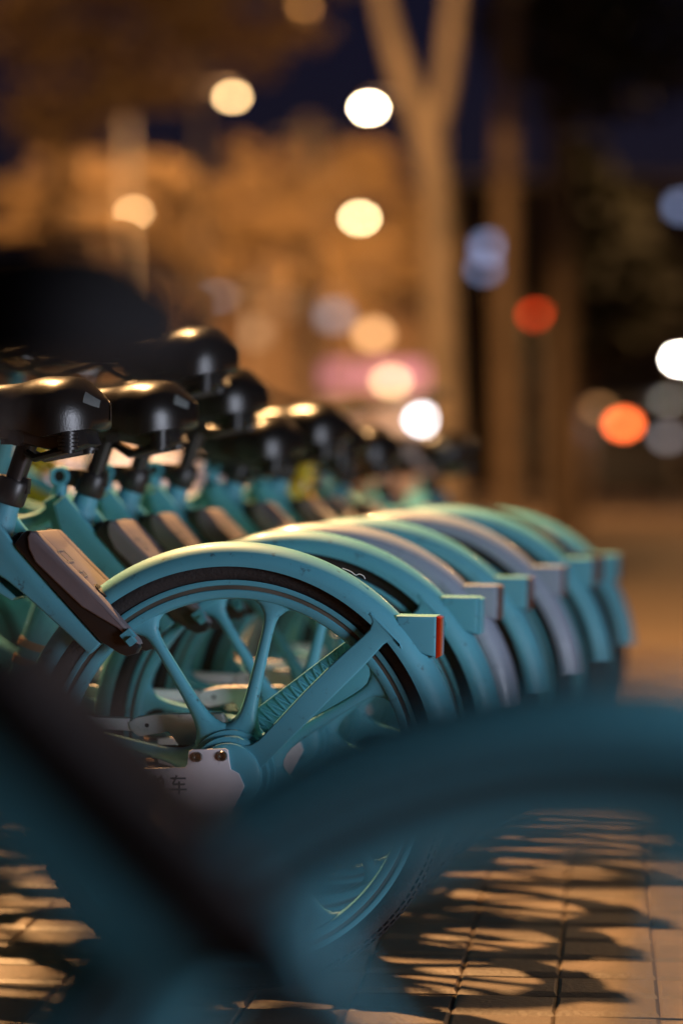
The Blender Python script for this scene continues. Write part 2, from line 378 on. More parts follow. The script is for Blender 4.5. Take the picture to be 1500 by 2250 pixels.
    seat = [(sx(.30), 0, .30), (sx(.42), 0, .42), (sx(.55), 0, .55), (sx(.62), 0, .62), (sx(.66), 0, .66), (sx(.705), 0, .705)]
    fr.tube(seat, [.024, .024, .026, .030, .024, .0185], 20)
    for sgn in (-1, 1):                                    # two arms that straddle the mudguard
        pl = outline([(-70, 1128), (-42, 1105), (-10, 1143), (31, 1193), (60, 1228), (120, 1298), (180, 1368), (222, 1415), (195, 1438), (148, 1394), (99, 1349), (57, 1311), (20, 1280), (-40, 1240)], -.058)
        fr.prism(pl, sgn * .040, sgn * .0585, .0035, 3)
    br = outline([(-75, 1120), (-40, 1100), (0, 1150), (40, 1200), (20, 1245), (-30, 1245)], 0)
    fr.prism(br, -.042, .042, .006, 3)                     # bridge that ties the arms to the seat tube
    fr.prism(outline([(-20, 1240), (20, 1275), (57, 1308), (45, 1316), (0, 1290), (-40, 1262)], 0), -.045, .045, .004, 2)
    top = smooth_path([(-.383, 0, .722), (-.388, 0, .700), (-.402, 0, .676), (-.435, 0, .660), (-.55, 0, .640), (-.72, 0, .640), (-.86, 0, .70), (-.93, 0, .76)])
    fr.tube(top, .0125, 14)
    dn = smooth_path([(-.945, 0, .70), (-.86, 0, .56), (-.70, 0, .40), (-.52, 0, .30), (-.44, 0, .30)])
    fr.tube(dn, .030, 16)
    fr.cyl((-.905, 0, .84), (-.965, 0, .64), .024, 18); fr.cyl((-.49, -.04, .285), (-.49, .04, .285), .026, 20)
    for sgn in (-1, 1): fr.tube([(-.47, sgn * .02, .285), (-.30, sgn * .037, .290), (-.05, sgn * .039, .298), (.01, sgn * .039, .305)], [.016, .010, .0095, .0095], 12)
    frame = fr.build('frame', TEAL, root)
    ey = MB(); ey.rev([(-.013, .0090), (-.014, .0105), (-.014, .0150), (-.012, .0163), (.012, .0163), (.014, .0150), (.014, .0090)], .7335, 0, 2 * math.pi, 32, xc=-.3835)
    ey.build('clamp_eye', TEAL, frame)
    eb = MB(); eb.cyl((-.3835, -.011, .7335), (-.3835, .012, .7335), .0092, 20); eb.build('clamp_bolt', BLACKP, frame)
    cl = MB(); ax = Vector((SEAT_DX, 0, 1)).normalized(); c0 = Vector((sx(.703), 0, .703))
    cl.tube([c0, c0 + ax * .004, c0 + ax * .033, c0 + ax * .037], [.0225, .0245, .0245, .022], 24)
    cl.prism([(-.385, .722), (-.385, .746), (-.35, .745), (-.322, .738), (-.322, .715), (-.35, .712)], -.010, .010, .002)
    cl.prism([(-.322, .742), (-.305, .738), (-.307, .716), (-.322, .714)], -.009, .009, .002)
    cl.build('seat_clamp', BLACKP, frame)
    ring = MB()
    for zz in (.452, .424): ring.tube([(sx(zz), 0, zz), (sx(zz + .012), 0, zz + .012)], .0268, 22)
    ring.build('copper_ring', COPPER, frame)
    # --- horseshoe lock over the wheel
    lk = MB()
    base = [(31, 1195), (48, 1173), (58, 1166), (75, 1172), (99, 1199), (216, 1316), (262, 1368), (300, 1410), (305, 1424), (298, 1437), (279, 1443), (262, 1437), (220, 1410), (120, 1300), (37, 1206)]
    for sgn in (-1, 1): lk.prism(outline(base, -.062), sgn * .0415, sgn * .0625, .003, 2)
    lk.prism(outline([(33, 1195), (50, 1174), (60, 1168), (99, 1199), (200, 1300), (178, 1312), (60, 1208)], 0), -.044, .044, .003, 2)
    lock = lk.build('wheel_lock', BLACKP, root)
    cv = MB()
    gz = [(59, 1180), (66, 1168), (78, 1170), (101, 1194), (150, 1245), (219, 1313), (262, 1362), (302, 1408), (305, 1417), (296, 1414), (257, 1381), (225, 1362), (180, 1335), (120, 1278), (77, 1236), (62, 1205)]
    for sgn in (-1, 1): cv.prism(outline(gz, -.066), sgn * .0405, sgn * .0665, .0035, 3)
    cv.prism(outline([(59, 1180), (66, 1168), (78, 1170), (101, 1194), (150, 1245), (207, 1301), (196, 1312), (170, 1300), (66, 1204)], -.066), -.0425, .0425, .002, 2)
    cv.build('lock_cover', GREYP, lock)
    bo = MB(); x, z = loc1(286, 1404, -.07)
    bo.box((x - .004, -.066, z + .004), (.016, .014, .014), Matrix.Rotation(R(-38), 3, 'Y')); bo.box((x + .003, -.074, z - .003), (.011, .012, .010), Matrix.Rotation(R(-38), 3, 'Y'))
    bo.build('lock_bolt', TEAL, lock)
    mk = MB()                                              # faint icons printed on the upper face
    pA, pB = Vector(loc1(101, 1194, -.066)), Vector(loc1(219, 1313, -.066)); dv = (pB - pA).normalized(); nv = Vector((-dv[1], dv[0])) if dv[0] * 0 - dv[1] < 0 else Vector((-dv[1], dv[0]))
    if nv[1] < 0: nv = -nv
    def mark(t, y, lt, ly):
        p = pA + dv * t + nv * .0008; mk.box((p[0], y, p[1]), (lt, ly, .0005), Matrix.Rotation(-math.atan2(dv[1], dv[0]), 3, 'Y'))
    for (t0, t1, y0, y1) in ((.016, .038, -.05, -.02), (.058, .068, -.040, -.024)):
        mark(t0, (y0 + y1) / 2, .0012, y1 - y0); mark(t1, (y0 + y1) / 2, .0012, y1 - y0); mark((t0 + t1) / 2, y0, t1 - t0, .0012); mark((t0 + t1) / 2, y1, t1 - t0, .0012)
    mk.build('icon', REFG, lock, smooth=False)
    bt = MB(); p = pA + dv * .100
    q = p + nv * .0006; bt.tube([Vector((q[0], -.03, q[1])) - Vector((nv[0], 0, nv[1])) * .002, Vector((q[0], -.03, q[1])) + Vector((nv[0], 0, nv[1])) * .0012], .013, 22)
    bt.build('lock_button', BLACKP, lock)
    # --- seat post and saddle (shifted along the tube for other saddle heights)
    sp = MB(); sp.tube([(sx(.52), 0, .52), (sx(.815), 0, .815)], .0150, 18); post = sp.build('seat_post', POSTM, root)
    sa = link('saddle', saddle_mesh(), VINYL, root, (0, 0, .888))
    for (p0, p1) in ((.14, .27), (.73, .86)): link('reflector', patch_mesh(.915, .975, p0, p1), REFG, sa)
    ra = MB()
    for sgn in (-1, 1):
        ra.tube(smooth_path([(-.43, sgn * .012, -.055), (-.38, sgn * .022, -.085), (-.28, sgn * .024, -.088), (-.225, sgn * .05, -.078)]), .0045, 8)
        for k in range(7): ra.cyl((-.232 , sgn * .052, -.108 + k * .0055), (-.232, sgn * .052, -.1045 + k * .0055), .015 - .001 * (k % 2), 16)
        ra.cyl((-.232, sgn * .052, -.113), (-.232, sgn * .052, -.05), .010, 12)
        ra.tube([(-.232, sgn * .052, -.108), (-.29, sgn * .024, -.120), (-.32, 0, -.105)], .006, 8)
    ra.box((-.315, 0, -.088), (.05, .06, .024)); ra.cyl((-.315, -.036, -.09), (-.315, .036, -.09), .012, 14)
    ra.prism([(-.40, -.05), (-.22, -.06), (-.205, -.10), (-.25, -.112), (-.37, -.085)], -.035, .035, .006, 2)
    ra.build('saddle_springs', BLACKP, sa)
    # --- front end
    add_wheel('front_wheel', root, -1.05, R(12))
    fk = MB()
    for sgn in (-1, 1): fk.tube(smooth_path([(-.972, sgn * .03, .63), (-.985, sgn * .046, .56), (-1.02, sgn * .048, .42), (-1.05, sgn * .048, .315)], 5), [.016] * 8 + [.013] * 8, 12)
    fk.box((-.972, 0, .635), (.05, .10, .03)); fk.cyl((-.972, 0, .63), (-.895, 0, .93), .017, 16)
    fk.build('fork', TEAL, root)
    fm = MB(); fm.rev(FENDER_PROF, ZC, R(-4), R(140), 80, xc=-1.05); fm.build('front_mudguard', TEAL, root)
    hb = MB(); hb.tube(smooth_path([(-.80, -.30, .99), (-.84, -.26, .985), (-.91, -.12, .95), (-.905, 0, .935), (-.91, .12, .95), (-.84, .26, .985), (-.80, .30, .99)], 5), .0115, 12)
    bar = hb.build('handlebar', BLACKP, root)
    for sgn in (-1, 1):
        g = MB(); g.tube([(-.79, sgn * .31, .992), (-.835, sgn * .262, .986)], .0165, 14); g.build('grip', RUBBER, bar)
        b_ = MB(); b_.tube(smooth_path([(-.86, sgn * .235, .98), (-.885, sgn * .25, .965), (-.86, sgn * .30, .965)], 4), .006, 8); b_.build('brake_lever', STEEL, bar)
    bk = MB()
    bx0, bx1, by, bz0, bz1 = -1.22, -.98, .14, .70, .90
    for k in range(8):
        z = bz0 + (bz1 - bz0) * k / 7; e = .02 * k / 7
        bk.tube([(bx0 - e, -by - e, z), (bx1, -by - e, z), (bx1, by + e, z), (bx0 - e, by + e, z), (bx0 - e, -by - e, z)], .004, 6)
    for k in range(9):
        x = bx0 + (bx1 - bx0) * k / 8
        bk.tube([(x, -by - .02, bz1), (x, -by, bz0), (x, by, bz0), (x, by + .02, bz1)], .004, 6)
    bk.build('basket', POSTM, root)
    for sgn in (-1, 1):
        ck = MB(); e = Vector((-.49 + sgn * .07, sgn * .075, .285 + sgn * .13)); ck.tube([(-.49, sgn * .045, .285), (-.49 + sgn * .02, sgn * .06, .285 + sgn * .03), e], .009, 10); crank = ck.build('crank', BLACKP, root)
        pd = MB(); pd.box(e + Vector((0, sgn * .05, 0)), (.085, .08, .02)); pd.cyl(e, e + Vector((0, sgn * .09, 0)), .006, 8); pd.build('pedal', BLACKP, crank)
    ks = MB(); ks.tube([(-.10, -.055, .26), (-.13, -.085, .12), (-.15, -.115, .008)], .008, 10); ks.box((-.15, -.118, .006), (.05, .022, .008)); ks.build('kickstand', STEEL, root)
    return root
def kids(o): return [c for c in o.children]
def copy_tree(o, parent=None):
    c = o.copy(); COL.objects.link(c)
    if parent is not None: c.parent = parent
    for ch in kids(o): copy_tree(ch, c)
    return c
def set_seat(root, dh):
    for c in root.children:
        n = c.name.split('.')[0]
        if n in ('seat_post', 'saddle'): c.location = c.location + Vector((SEAT_DX * dh, 0, dh))
def repaint(root, names, m):
    for c in root.children:
        for o in [c] + list(c.children):
            if o.name.split('.')[0] in names:
                o.data = o.data.copy(); o.data.materials.clear(); o.data.materials.append(m)
GRP = 'teal shared bicycles parked side by side on the pavement'
base = make_bike()
base.location = (O1.x, O1.y, 0); base.rotation_euler = (0, 0, -TH1)
tag(base, 'teal bicycle in sharp focus with red reflector on its tail and lettered white plate', 'bicycle', GRP)
bpy.context.view_layer.update()
TAIL_R = 0.303                             # hub to tail-box end
def park(tail_px, d, yaw, dh, label, z_extra=0):
    """d: depth of the rear hub; tail_px: photo column of the tail box end"""
    c, s = math.cos(yaw), math.sin(yaw); dt = d - TAIL_R * s
    xt = (tail_px - 750) / F_PX * dt; x = xt - TAIL_R * c
    o = copy_tree(base); o.location = (x, d, rise(d) + z_extra); o.rotation_euler = (0, 0, -yaw); set_seat(o, dh)
    tag(o, label, 'bicycle', GRP); return o
b2 = park(1063, 3.845, R(10), .000, 'teal bicycle directly behind the one in sharp focus, its slightly soft mudguard rising just above')
b3 = park(1105, 4.11, R(9.5), .095, 'bicycle with pale lavender mudguard and the tallest saddle, third from the front of the row')
b4 = park(1170, 4.32, R(10.5), .030, 'teal bicycle parked between the two bicycles with pale lavender mudguards')
b5 = park(1245, 4.63, R(10), -.055, 'blurred bicycle with pale lavender mudguard and low saddle, farther of the two pale ones')
b6 = park(1312, 4.88, R(9.5), -.030, 'blurred teal bicycle right behind the farther pale lavender mudguard')
by_ = park(1325, 5.15, R(10), -.05, 'bicycle with a yellow frame and seat tube among the blurred teal ones')
b7 = park(1366, 5.55, R(10), -.05, 'blurred teal bicycle whose dark tyre closes the row of mudguards on the pavement side')
DULLR = mat('dusty_reflector', (.10, .045, .035), .5)
for b in (b3, b4, b5, b6, by_, b7): repaint(b, ('red_reflector',), DULLR)
repaint(b2, ('red_reflector',), TEAL)
for b in (b3, b5): repaint(b, ('rear_mudguard', 'tail_light_box', 'rear_stay'), PALE)
repaint(by_, ('frame', 'clamp_eye', 'seat_post', 'seat_clamp'), YELLOW); repaint(by_, ('rear_mudguard', 'tail_light_box'), BLACKP)
for b in (b3, b4, b5, b6, by_, b7):
    for c in b.children:
        if c.name.startswith('saddle'):
            for r_ in list(c.children):
                if r_.name.startswith('reflector'): bpy.data.objects.remove(r_)
for c in b2.children:
    if c.name.startswith('saddle'): c.location.x += .026
def askew(px, d, yaw, dh, label):
    o = copy_tree(base); o.location = ((px - 750) / F_PX * d, d, rise(d)); o.rotation_euler = (0, 0, -yaw); set_seat(o, dh); tag(o, label, 'bicycle', GRP); return o
askew(1090, 6.35, R(62), -.02, 'blurred bicycle standing askew behind the row with its dark saddle before the pale tree trunk')
askew(1010, 6.9, R(52), .00, 'blurred bicycle standing askew farthest back, its dark saddle below the pink shop sign')
fgb = copy_tree(base); dF = 1.19
fgb.location = ((1310 - 750) / F_PX * dF, dF, .006); fgb.rotation_euler = (0, 0, -R(2)); set_seat(fgb, -.026)
LOCK_SHADE = mat('shade_dark_plastic', (.035, .030, .031), .85, var=.2, spec=.15)  # darkened lock colour, stands in for shade on the nearest bicycle
repaint(fgb, ('wheel_lock', 'lock_cover', 'icon'), LOCK_SHADE)
for c in fgb.children:
    if c.name.startswith('rear_wheel'): c.rotation_euler = (0, R(-35.5), 0)
for c in list(fgb.children):
    if c.name.startswith('saddle'):
        c.data = c.data.copy(); c.data.materials.clear(); c.data.materials.append(mat('no_glint_vinyl', (.010, .009, .010), .8, spec=.12))  # gloss taken out of the vinyl to lose the fill lamp's highlight
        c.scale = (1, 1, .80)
        for r_ in list(c.children):
            if r_.name.startswith('reflector'): bpy.data.objects.remove(r_)
            elif r_.name.startswith('saddle_springs'): r_.scale = (1, 1, .5); r_.location.z = -.022
tag(fgb, 'very blurred dark teal bicycle close to the lens, cut off by the frame', 'bicycle', GRP)
# a loose fibre on the mudguard in focus
def fibre():
    p = []
    for (x, y) in ((752, 1250), (770, 1257), (781, 1265), (789, 1263), (798, 1267), (802, 1274)):
        lx, lz = loc1(x, y, 0.0); p.append((lx, 0.0, lz + .001))
    mb = MB(); mb.tube(smooth_path(p, 5), .0007, 6)
    c, s = math.cos(-TH1), math.sin(-TH1)
    o = mb.build('thread', WHITEM); o.location = (O1.x, O1.y, 0); o.rotation_euler = (0, 0, -TH1)
    tag(o, 'thin pale loose thread curling off the sharp teal mudguard', 'thread')
fibre()

# ------------------------------------------------------------------ trees
BARK = mat('plane_tree_bark', (0.115, 0.086, 0.060), 0.85, dirt=(.30, .235, .16), dscale=4.5, damt=.85, var=0.4, vscale=3, bump=0.6, bscale=12)
BARKD = mat('dark_bark', (0.15, 0.10, 0.062), 0.9, var=0.3, vscale=4, bump=0.6, bscale=14)
def leafmat(name, col):
    m = mat(name, col, 0.6, var=0.45, vscale=1.3); b = m.node_tree.nodes['Principled BSDF']; return m
LEAF_O = leafmat('autumn_leaves', (0.20, 0.125, 0.055)); LEAF_G = leafmat('dark_leaves', (0.020, 0.020, 0.010)); LEAF_D = leafmat('dry_leaves', (0.13, 0.085, 0.045))
def leaves_mesh(clumps, n, size):
    cl = np.array([[*c[:3], *c[3:6]] for c in clumps], float); wts = cl[:, 3] * cl[:, 4] * cl[:, 5]; idx = RNG.choice(len(cl), n, p=wts / wts.sum())
    d = RNG.normal(size=(n, 3)); d /= np.linalg.norm(d, axis=1)[:, None]; r = RNG.random(n) ** .45
    c = cl[idx, :3] + d * r[:, None] * cl[idx, 3:6]
    u = RNG.normal(size=(n, 3)); u /= np.linalg.norm(u, axis=1)[:, None]; v = np.cross(u, RNG.normal(size=(n, 3))); v /= np.linalg.norm(v, axis=1)[:, None]
    s = size * (.6 + .8 * RNG.random(n))[:, None]
    P = np.stack([c - u * s, c + v * s * .55, c + u * s, c - v * s * .55], 1).reshape(-1, 3)
    me = bpy.data.meshes.new('crown'); me.from_pydata(P.tolist(), [], [(4 * i, 4 * i + 1, 4 * i + 2, 4 * i + 3) for i in range(n)]); me.update(); return me
def tree(name, basep, trunk, clumps, n, size, leaf, bark, label, group, limbs=True):
    """trunk: list of (list of points, radii) in world space"""
    root = empty(name, basep); b = Vector(basep); mb = MB()
    for pts, rad in trunk:
        sp = smooth_path(pts, 6); N = len(sp)
        rr = [np.interp(i / (N - 1), np.linspace(0, 1, len(rad)), rad) for i in range(N)]
        mb.tube([p - b for p in sp], rr, 12)
    if limbs:
        top = Vector(trunk[0][0][-1])
        for c in clumps:
            e = Vector(c[:3]); m_ = (top + e) / 2 + Vector((random.uniform(-.3, .3), random.uniform(-.3, .3), -.25))
            sp = smooth_path([top - Vector((0, 0, .3)), m_, e], 5); r0 = trunk[0][1][-1] * .6
            mb.tube([p - b for p in sp], [r0 * (1 - .85 * i / (len(sp) - 1)) for i in range(len(sp))], 7)
    mb.build('trunk', bark, root)
    if n: link('crown', leaves_mesh([(c[0] - b.x, c[1] - b.y, c[2] - b.z, *c[3:]) for c in clumps], n, size), leaf, root)
    tag(root, label, 'tree', group); return root
G_T = 'trees along the street'
d = 14.0; gz = rise(d)
tree('plane_tree', (*ray(985, 1100, d).xy, gz), [
    ([(*ray(990, 0, d).xy, gz - .02), ray(985, 1100, d), ray(970, 700, d), ray(960, 450, d), ray(935, 300, d), ray(885, 170, d), ray(845, 30, d), ray(815, -150, d), ray(790, -400, d)], [.15, .118, .102, .094, .088, .070, .056, .05, .042]),
    ([ray(940, 340, d), ray(968, 235, d), ray(985, 125, d), ray(998, 0, d), ray(1030, -150, d), ray(1060, -400, d)], [.055, .062, .060, .054, .046, .036])],
    [(*ray(760, -650, d), 1.2, 1.0, .7), (*ray(1080, -620, d), 1.1, 1.0, .7), (*ray(930, -780, d), 1.2, 1.0, .7)], 2600, .10, LEAF_D, BARK,
    'pale plane tree with a forked trunk rising right behind the dark saddles', G_T)
tree('street_tree', (-2.3, 4.9, .05), [([(-2.3, 4.9, 0), (-2.28, 4.88, .9), (-2.2, 4.8, 1.9), (-1.85, 4.5, 3.0)], [.08, .07, .06, .045])],  # unseen tree, added to keep the key lamp off the nearest bicycle
    [(-.98, 3.6, 2.8, .30, .4, .3), (-.80, 3.6, 2.76, .27, .4, .30), (-1.3, 3.7, 2.9, .4, .4, .35), (-1.7, 4.1, 3.2, .55, .5, .4), (-1.0, 3.5, 3.05, .3, .4, .25)], 7500, .05, LEAF_D, BARKD,
    'added unseen leafy tree beyond the left edge, placed to shade the nearest bicycle', G_T)
d = 19.0
tree('plane_tree', (*ray(1112, 0, d).xy, gz), [([(*ray(1118, 0, d).xy, gz - .02), ray(1112, 1000, d), ray(1108, 600, d), ray(1112, 250, d), ray(1120, -100, d), ray(1130, -300, d)], [.125, .105, .095, .085, .075, .06])],
    [(*ray(1080, -420, d), 1.4, 1.2, .8), (*ray(1200, -520, d), 1.4, 1.2, .8)], 2000, .11, LEAF_D, BARKD, 'slim dim brown trunk standing next behind the pale forked tree', G_T)
d = 23.0
tree('plane_tree', (*ray(1232, 0, d).xy, gz), [([(*ray(1234, 0, d).xy, gz - .02), ray(1232, 1000, d), ray(1230, 600, d), ray(1222, 250, d), ray(1225, -50, d)], [.17, .14, .12, .10, .08])],
    [(*ray(1190, 60, d), .7, 1.2, .6), (*ray(1330, -80, d), .9, 1.2, .8), (*ray(1290, 190, d), .6, .8, .5), (*ray(1420, 120, d), .7, .8, .6), (*ray(1180, -200, d), 1.2, 1.2, .7)], 2600, .11, LEAF_G, BARKD, 'dark leafy tree with a dim trunk beside the red traffic light', G_T)
d = 27.0
def cl(px, py, d, rx, rz, ry=None):       # clump: centre pixel, radii in pixels
    p = ray(px, py, d); k = d / F_PX; return (*p, rx * k, (ry or rx) * k, rz * k)
tree('street_tree', (*ray(115, 0, d).xy, gz), [([(*ray(120, 0, d).xy, gz - .02), ray(115, 900, d), ray(105, 620, d), ray(125, 430, d), ray(150, 300, d), ray(220, 200, d)], [.2, .17, .15, .12, .10, .07])],
    [cl(60, 60, d, 130, 110), cl(230, 120, d, 130, 90), cl(420, 80, d, 150, 80), cl(330, 210, d, 160, 50), cl(120, 260, d, 140, 90), cl(620, 70, d, 130, 50), cl(560, 150, d, 90, 40), cl(300, -60, d, 260, 90), cl(650, -80, d, 200, 90)], 3400, .085, LEAF_O, BARKD,
    'amber lit tree with a bowed dark trunk spreading over the upper left', G_T)
d = 44.0
tree('street_tree', (*ray(600, 0, d).xy, gz), [([(*ray(600, 0, d).xy, gz - .02), ray(598, 800, d), ray(605, 620, d), ray(620, 500, d)], [.2, .17, .14, .10])],
    [cl(560, 400, d, 70, 50), cl(660, 440, d, 90, 50), cl(790, 350, d, 80, 45), cl(470, 430, d, 75, 35), cl(600, 505, d, 150, 45), cl(835, 410, d, 50, 40), cl(530, 325, d, 45, 30), cl(730, 400, d, 60, 35), cl(400, 400, d, 40, 25), cl(640, 350, d, 40, 30)], 3400, .085, LEAF_O, BARKD,
    'bright orange tree crown glowing under the brightest street lamp', G_T)
d = 71.0
for px_, lab in ((320, 'far amber tree before the shop building, left of the thick pale pole'), (785, 'far amber tree before the shop building, behind the far warm lamp')):
    tree('street_tree', (*ray(px_, 0, d).xy, gz), [([(*ray(px_, 0, d).xy, gz - .02), ray(px_, 850, d), ray(px_ + 5, 700, d), ray(px_, 560, d)], [.2, .17, .14, .10])],
        [cl(px_ + dx, py + random.uniform(-25, 25), d, rx, rz) for dx, py, rx, rz in ((-190, 520, 90, 55), (-90, 440, 80, 55), (20, 390, 90, 60), (120, 470, 85, 60), (10, 540, 130, 60), (-120, 600, 110, 45), (120, 590, 100, 45), (190, 560, 60, 40), (0, 650, 90, 30))], 3300, .15, LEAF_O, BARKD, lab, G_T)
d = 40.0
tree('street_tree', (*ray(210, 0, d).xy, gz), [([(*ray(210, 0, d).xy, gz - .02), ray(212, 800, d), ray(215, 620, d), ray(220, 480, d)], [.18, .15, .12, .08])],
    [cl(60, 440, d, 90, 60), cl(210, 400, d, 80, 60), cl(350, 380, d, 70, 35), cl(40, 530, d, 90, 40), cl(190, 500, d, 110, 35), cl(120, 340, d, 50, 40), cl(290, 460, d, 60, 30)], 3000, .085, LEAF_O, BARKD,
    'brownish orange tree crown behind the near blurred saddle', G_T)
d = 33.0
tree('evergreen_tree', (*ray(1262, 0, d).xy, gz), [([(*ray(1262, 0, d).xy, gz - .02), ray(1264, 900, d), ray(1290, 700, d)], [.16, .14, .10])],
    [cl(1330, 480, d, 90, 110), cl(1300, 620, d, 110, 120), cl(1390, 640, d, 110, 130), cl(1310, 740, d, 130, 60), cl(1240, 700, d, 60, 120), cl(1280, 380, d, 60, 80)], 6000, .12, LEAF_G, BARKD,
    'dense black evergreen crown above the red tail lamp', G_T)

# ------------------------------------------------------------------ lamps and lights
def lampmat(name, col, st): return mat(name, (0.6, 0.6, 0.6), 0.4, emit=col, estr=st)
POLE = mat('grey_pole_paint', (0.30, 0.25, 0.21), 0.55, var=0.15)
def point(parent, loc, watts, col, r=.12):
    ld = bpy.data.lights.new('lamp_light', 'POINT'); ld.energy = watts; ld.color = col; ld.shadow_soft_size = r
    o = bpy.data.objects.new('lamp_light', ld); COL.objects.link(o); o.parent = parent; o.location = loc
G_L = 'street lamps'
def street_lamp(head, pole_x, label, lm, watts, col, r=.14, pole_r=.07, flood=False):
    gz = rise(head.y); root = empty('street_lamp', (pole_x, head.y, gz)); hx = head.x - pole_x; hz = head.z - gz
    p = MB(); p.tube([(0, 0, 0), (0, 0, .5), (0, 0, hz + .1)], [pole_r * 1.5, pole_r * 1.1, pole_r * .75], 14); p.cyl((0, 0, 0), (0, 0, .3), pole_r * 1.9, 14); p.build('pole', POLE, root)
    if abs(hx) > .05:
        a = MB(); a.tube(smooth_path([(0, 0, hz - .2), (hx * .3, 0, hz + .12), (hx, 0, hz + .16)], 5), pole_r * .5, 10); a.build('arm', POLE, root)
    sh = MB(); sh.rev([(-r * 1.6, .01), (-r * 1.6, r * .8), (r * 1.6, r * .8), (r * 1.6, .01)], 0, 0, 2 * math.pi, 12)
    h = MB(); h.tube([(hx, 0, hz + r * .9), (hx, 0, hz + r * 1.25), (hx, 0, hz + r * 1.5)], [r * 1.15, r * 1.0, r * .3], 20); h.build('lamp_head', POLE, root)
    g = MB(); n = 10; g.tube([(hx, 0, hz + r * .9 * math.cos(math.pi * i / n)) for i in range(n + 1)], [max(.004, r * math.sin(math.pi * i / n)) for i in range(n + 1)], 18); g.build('globe', lm, root)
    if watts and flood:                    # a floodlight that throws its beam down the street
        ld = bpy.data.lights.new('lamp_light', 'SPOT'); ld.energy = watts; ld.color = col; ld.shadow_soft_size = r * .6; ld.spot_size = R(152); ld.spot_blend = .35
        o = bpy.data.objects.new('lamp_light', ld); COL.objects.link(o); o.parent = root; o.location = (hx, .12, hz - r * .6); o.rotation_euler = (R(62), 0, 0)
    elif watts: point(root, (hx, -.0, hz - r * 1.35), watts, col, r * .8)
    tag(root, label, 'street lamp', G_L); return root
h = ray(810, 240, 36); street_lamp(h, ray(965, 0, 36).x, 'brightest street lamp, its post hidden behind the pale forked trunk', lampmat('lamp_white', (1, .80, .5), 170), 4600, SODIUM, .06, .05, flood=True)
h = ray(511, 216, 38); street_lamp(h, ray(280, 0, 38).x, 'amber street lamp upper left among the dim leaves', lampmat('lamp_amber', (1, .64, .30), 26), 1500, SODIUM, .06, .05, flood=True)
h = ray(790, 481, 64); street_lamp(h, ray(610, 0, 64).x, 'far warm street lamp straight below the brightest one', lampmat('lamp_warm', (1, .72, .36), 46), 4200, SODIUM, .10, .06, flood=True)
h = ray(296, 468, 34); street_lamp(h, ray(180, 0, 34).x, 'dim tan street lamp just above the near blurred saddle', lampmat('lamp_dim', (1, .60, .27), 13), 900, SODIUM, .055, .05, flood=True)
h = ray(668, 25, 33); street_lamp(h, ray(440, 0, 33).x, 'faint orange street lamp at the very top edge among branches', lampmat('lamp_faint', (1, .42, .11), 4), 900, SODIUM, .09, .05, flood=True)
h = ray(1494, 790, 58); street_lamp(h, ray(1494, 0, 58).x, 'dazzling white globe lamp on a post at the right edge above the van', lampmat('lamp_cool', (1, .93, .8), 130), 0, (1, .8, .55), .11, flood=True)
h = ray(603, 655, 66); street_lamp(h, ray(540, 0, 66).x, 'faint low street lamp glowing before the shop building under the amber trees', lampmat('lamp_low', (1, .62, .34), 5), 2000, SODIUM, .10, .05, flood=True)
def utility_pole():
    p = ray(680, 300, 58); gz = rise(58); root = empty('utility_pole', (p.x, p.y, gz)); m = MB(); m.tube([(0, 0, 0), (0, 0, 4), (0, 0, p.z - gz + .4)], [.28, .25, .21], 18); m.build('pole', mat('pale_concrete', (.40, .32, .27), .85, var=.2), root)
    m = MB(); m.box((0, 0, p.z - gz), (1.5, .12, .12)); m.box((0, 0, p.z - gz - .6), (1.1, .12, .12)); m.build('crossarm', POLE, root)
    tag(root, 'thick pale pole standing in the glow left of the warm lamps', 'utility pole')
utility_pole()
# lamps that stand outside the frame and light the row
street_lamp(Vector((-1.7, 7.6, 6.2)), -2.9, 'amber street lamp beyond the left edge lighting the row of bicycles', lampmat('lamp_key', SODIUM, 30), KEY_W, (1, .54, .21), .16)
street_lamp(Vector((7.0, 31, 6.6)), 8.2, 'amber street lamp beyond the right edge lighting the far pavement', lampmat('lamp_key_far', SODIUM, 30), 2200, SODIUM, .16)
def bollard(loc, label, watts, col, soft=.12):  # bollard-shaped fill lamps, unseen and added for their cool light
    root = empty('added_fill_lamp', loc); m = MB(); m.tube([(0, 0, 0), (0, 0, .46)], .07, 18); m.cyl((0, 0, .70), (0, 0, .76), .085, 18)
    for k in range(3):
        a = 2 * math.pi * k / 3; m.cyl((.06 * math.cos(a), .06 * math.sin(a), .46), (.06 * math.cos(a), .06 * math.sin(a), .70), .006, 6)
    m.build('post', POLE, root)
    g = MB(); g.tube([(0, 0, .48), (0, 0, .68)], .035, 16); g.build('globe', lampmat('lamp_fill', col, 6), root)
    point(root, (-.10, .10, .48), watts, col, soft); tag(root, label, 'added fill lamp'); return root
bollard((-1.75, 8.3, 0), 'added unseen white fill lamp beyond the left edge, brightening the low wall', 75, (.86, .86, 1))
bollard((3.25, 0.5, 0), 'added unseen cool fill lamp to the right of the lens, brightening the row', FILL_W, FILLC, .8)

